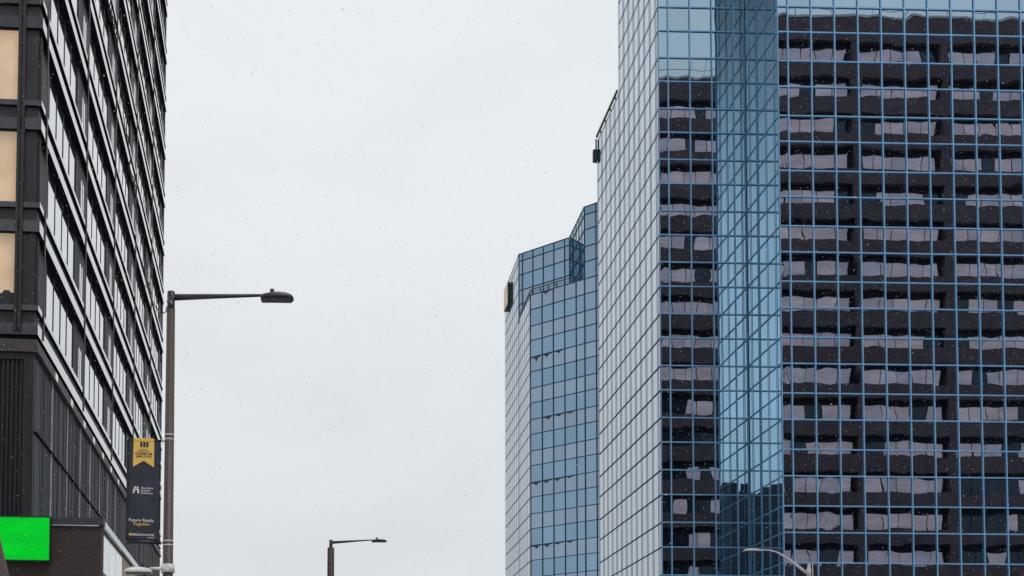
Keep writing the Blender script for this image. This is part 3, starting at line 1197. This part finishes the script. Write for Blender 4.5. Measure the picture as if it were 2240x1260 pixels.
for u in (286.5, 289.4, 292.3):
    m.bm.faces.new([m.bm.verts.new(bp(a_, b_, 0.012)) for a_, b_ in ((u, 1174), (u + 1.9, 1174), (u + 1.9, 1168.6), (u, 1168.2))])
m.build('emblem', MT['gold2'], ban)
text('MOHAWK', 296, 341, 1174, MT['white'], 5.0, ban)
text('COLLEGE', 325.5, 339.5, 1179, MT['white'], 2.4, ban)

# ------------------------------------------------------------------ twisted cable
cp = [(236, -60), (242, 0), (247, 45), (251, 75), (258, 110), (257, 145), (264, 185), (270, 235), (277, 265), (277, 300), (283, 330), (286, 345),
      (284, 372), (291, 395), (297, 420), (298, 450), (303, 490), (309, 525), (314, 555), (318, 590), (324, 622), (331, 648), (338, 668),
      (346, 679), (355, 684), (363, 681), (367, 668), (370, 655), (373, 648)]
fine_ = []
for i in range(len(cp) - 1):
    p0, p1, p2_, p3 = cp[max(i - 1, 0)], cp[i], cp[i + 1], cp[min(i + 2, len(cp) - 1)]
    for k in range(12):
        t = k / 12
        q = [0.5 * ((2 * p1[a]) + (-p0[a] + p2_[a]) * t + (2 * p0[a] - 5 * p1[a] + 4 * p2_[a] - p3[a]) * t * t + (-p0[a] + 3 * p1[a] - 3 * p2_[a] + p3[a]) * t ** 3) for a in (0, 1)]
        fine_.append(q)
fine_.append(cp[-1])
cable = thing('cable', Vector((xp - 0.05, YL - 0.11, zt)), 'loosely twisted black cables drooping from above to the top of the brown lamp post', 'cable')


def depth(v):
    return YL - 0.12 - max(0, (640 - v)) / 700 * 5.0


def strand(ph, amp, rad, i0, i1, mat, k1, k2):
    pts = []
    for i in range(i0, i1):
        u, v = fine_[i]
        am = amp * (0.55 + 0.45 * math.sin(i * 0.083 + k2) + 0.35 * math.sin(i * 0.031 + 1.3 * k2)) * (1.0 if i < 200 else 0.5)
        P = at(u + am * math.sin(i * k1 + ph), v, depth(v))
        P.y += 0.012 * math.cos(i * k1 + ph)
        pts.append(P)
    mb = MB()
    mb.tube(pts, rad, 6)
    return mb.build('strand', mat, cable)


nF = len(fine_)
strand(0.0, 5.0, 0.0065, 0, nF, MT['cable'], 0.24, 0.0)
strand(2.2, 4.2, 0.0060, 0, nF, MT['cable'], 0.20, 1.1)
strand(4.1, 2.6, 0.0055, 0, 210, MT['cable'], 0.31, 2.0)
strand(1.0, 1.8, 0.0065, 150, nF, MT['cable_grey'], 0.55, 0.7)
strand(3.5, 1.8, 0.0060, 190, nF, MT['cable_grey'], 0.47, 2.2)
m = MB()
for a_, b_ in (((364, 660), (378, 664)), ((366, 664), (376, 657)), ((369, 662), (377, 667))):
    m.tube([at(*a_, YL - 0.09), at((a_[0] + b_[0]) / 2, a_[1] - 1.5, YL - 0.10), at(*b_, YL - 0.085)], 0.011, 6)
m.tube([at(u, v, YL - 0.08) for u, v in ((371, 662), (377, 655), (379, 648), (376, 641))], 0.007, 6)
m.build('knot', MT['cable_grey'], cable)
m = MB()
m.tube([at(u, v, depth(560)) for u, v in ((314, 565), (312, 580), (317, 588), (322, 586), (322, 575), (317, 566))], 0.006, 6)
m.tube([at(u, v, depth(620)) for u, v in ((330, 620), (322, 622), (317, 625), (326, 634), (331, 639))], 0.006, 6)
m.build('loose_loop', MT['cable'], cable)

# ------------------------------------------------------------------ dark brown building beyond the right edge (mirrored in the tower)
YR = 27.0
VY = 2 * Y1 - YR
pil0, pil1 = at(1880, 620, VY).x, at(2078, 620, VY).x
BW = pil1 - pil0
ztb = at(1720, 34, VY).z
fl_px = (1220 - 120) / 14.0
FLR = at(1800, 600, VY).z - at(1800, 600 + fl_px, VY).z
zwin0 = at(1800, 118, VY).z                       # middle of the topmost visible windows
xl, xr = pil0 - 2 * BW + 0.8, pil0 + 4 * BW
rb = thing('office_building', (xl, YR, 0), 'dark brown block with ribbon windows, seen mirrored in the nearer glass tower', 'building')
m = MB()
m.box(xl, xr, YR - 24, YR - 0.6, 0, ztb - 0.2)
m.build('wall', MT['dark'], rb)
bnd = MB()
rr_ = random.Random(4)
nfl = 20
PH = 1.55
for k in range(nfl + 1):
    zc_ = zwin0 - k * FLR
    zup = ztb if k == 0 else zc_ + FLR - PH / 2
    zlo_ = zc_ + PH / 2 + 0.62
    bnd.box(xl, xr, YR - 0.9, YR, max(0.2, zlo_), zup)
bnd.build('spandrel', MT['brick'], rb)
pl_ = MB()
for b in range(-2, 6):
    x = pil0 + b * BW
    if xl + 0.5 <= x <= xr:
        pl_.box(x - 0.45, x + 0.45, YR - 0.9, YR - 0.03, 0.2, ztb - 0.5)
pl_.box(xl, xl + 0.9, YR - 0.9, YR - 0.03, 0.2, ztb - 0.5)
pl_.build('pier', MT['brick'], rb)
for k in range(nfl - 1):
    zc_ = zwin0 - k * FLR
    if zc_ < 8:
        break
    for b in range(-2, 3):
        xa = max(pil0 + b * BW + 0.45, xl + 0.9)
        xb = pil0 + (b + 1) * BW - 0.45
        mb = MB()
        npn = 5 if xb - xa > 6 else 4
        wpn = (xb - xa - 0.5) / npn
        low = k > 11 and b > 0 or k > 8 and b == -2
        for i in range(npn):
            x = xa + 0.15 + i * wpn
            r_ = rr_.random()
            mi = 0 if r_ < (0.75 if low else 0.12) else rr_.choice((1, 1, 2, 3))
            f = mb.quad((x + 0.035, YR - 0.55, zc_ - PH / 2), (x + wpn - 0.035, YR - 0.55, zc_ - PH / 2), (x + wpn - 0.035, YR - 0.55, zc_ + PH / 2), (x + 0.035, YR - 0.55, zc_ + PH / 2))
            f.material_index = mi
        mb.build('window', [MT['pane_dark']] + BLINDS, rb)
m = MB()
m.box(xl - 0.05, xr, YR - 24, YR + 0.05, ztb, ztb + 0.22)
for i in range(14):
    x = xl + i * (xr - xl) / 14
    m.box(x, x + 0.06, YR - 0.4, YR - 0.34, ztb + 0.22, ztb + 1.1)
m.box(xl, xr, YR - 0.41, YR - 0.35, ztb + 1.1, ztb + 1.16)
m.build('parapet', MT['concrete'], rb)
m = MB()
for dx, h_ in ((5.4, 3.8), (6.6, 4.4), (22, 3)):
    m.bar((xl + dx, YR - 3, ztb), (xl + dx + 0.3, YR - 3, ztb + h_), 0.05)
m.build('antenna', MT['black'], rb)

# dark block behind the camera on the left, mirrored in the inner corner of the tower
bb = thing('office_building', (-40, -48, 0), 'dark masonry block mirrored low in the inner corner of the nearer glass tower', 'building')
m = MB()
m.box(-95, -12.5, -90, -46, 0, 44)
m.build('wall', MT['backdark'], bb)
m = MB()
hx = -95
rb_ = random.Random(21)
while hx < -13.5:
    wd = rb_.uniform(2.0, 6.0)
    hh_ = rb_.uniform(0.4, 2.6)
    m.box(hx, min(hx + wd, -12.5), -60, -46.2, 44, 44 + hh_)
    hx += wd + rb_.uniform(0, 0.6)
m.build('roof_plant', MT['backdark'], bb)
m = MB()
for k in range(11):
    for i in range(20):
        if rb_.random() < 0.7:
            x = -93 + i * 4
            m.quad((x, -45.97, 3 + k * 3.5), (x + 2.2, -45.97, 3 + k * 3.5), (x + 2.2, -45.97, 4.6 + k * 3.5), (x, -45.97, 4.6 + k * 3.5))
tag(m.build('window', MT['pane_dark'], bb), kind='stuff')

# ------------------------------------------------------------------ falling snow
sv, sf = [], []
rs = random.Random(77)
for i in range(21000):
    u, v = rs.uniform(-60, 2300), rs.uniform(-60, 1320)
    Y = 4 + 66 * rs.random() ** 0.65
    P = at(u, v, Y)
    szpx = 0.34 + 0.62 * rs.random() ** 4 + (1.4 * rs.random() if rs.random() < 0.012 else 0)
    r_ = szpx * Y / F
    r_ = min(r_, 0.032)
    b0 = len(sv)
    st = rs.uniform(0.8, 1.3)
    for d in ((1, 0, 0), (-1, 0, 0), (0, 1, 0), (0, -1, 0), (0, 0, st), (0, 0, -st)):
        sv.append((P.x + d[0] * r_, P.y + d[1] * r_, P.z + d[2] * r_))
    for f in ((0, 2, 4), (2, 1, 4), (1, 3, 4), (3, 0, 4), (2, 0, 5), (1, 2, 5), (3, 1, 5), (0, 3, 5)):
        sf.append(tuple(b0 + k for k in f))
me = bpy.data.meshes.new('falling_snow')
me.from_pydata(sv, [], sf)
ms, Nn, Ll, b = new_mat('snowflake')
b.inputs['Base Color'].default_value = (0.98, 0.98, 0.99, 1)
b.inputs['Roughness'].default_value = 0.9
tr = Nn.new('ShaderNodeBsdfTranslucent')
tr.inputs['Color'].default_value = (0.98, 0.98, 0.99, 1)
mxs = Nn.new('ShaderNodeMixShader')
mxs.inputs[0].default_value = 0.5
Ll.new(b.outputs[0], mxs.inputs[1])
Ll.new(tr.outputs[0], mxs.inputs[2])
Ll.new(mxs.outputs[0], Nn['Material Output'].inputs[0])
me.materials.append(ms)
so = bpy.data.objects.new('falling_snow', me)
C.objects.link(so)
tag(so, 'fine white snowflakes drifting through the air all over the street', 'snow', None, 'stuff')
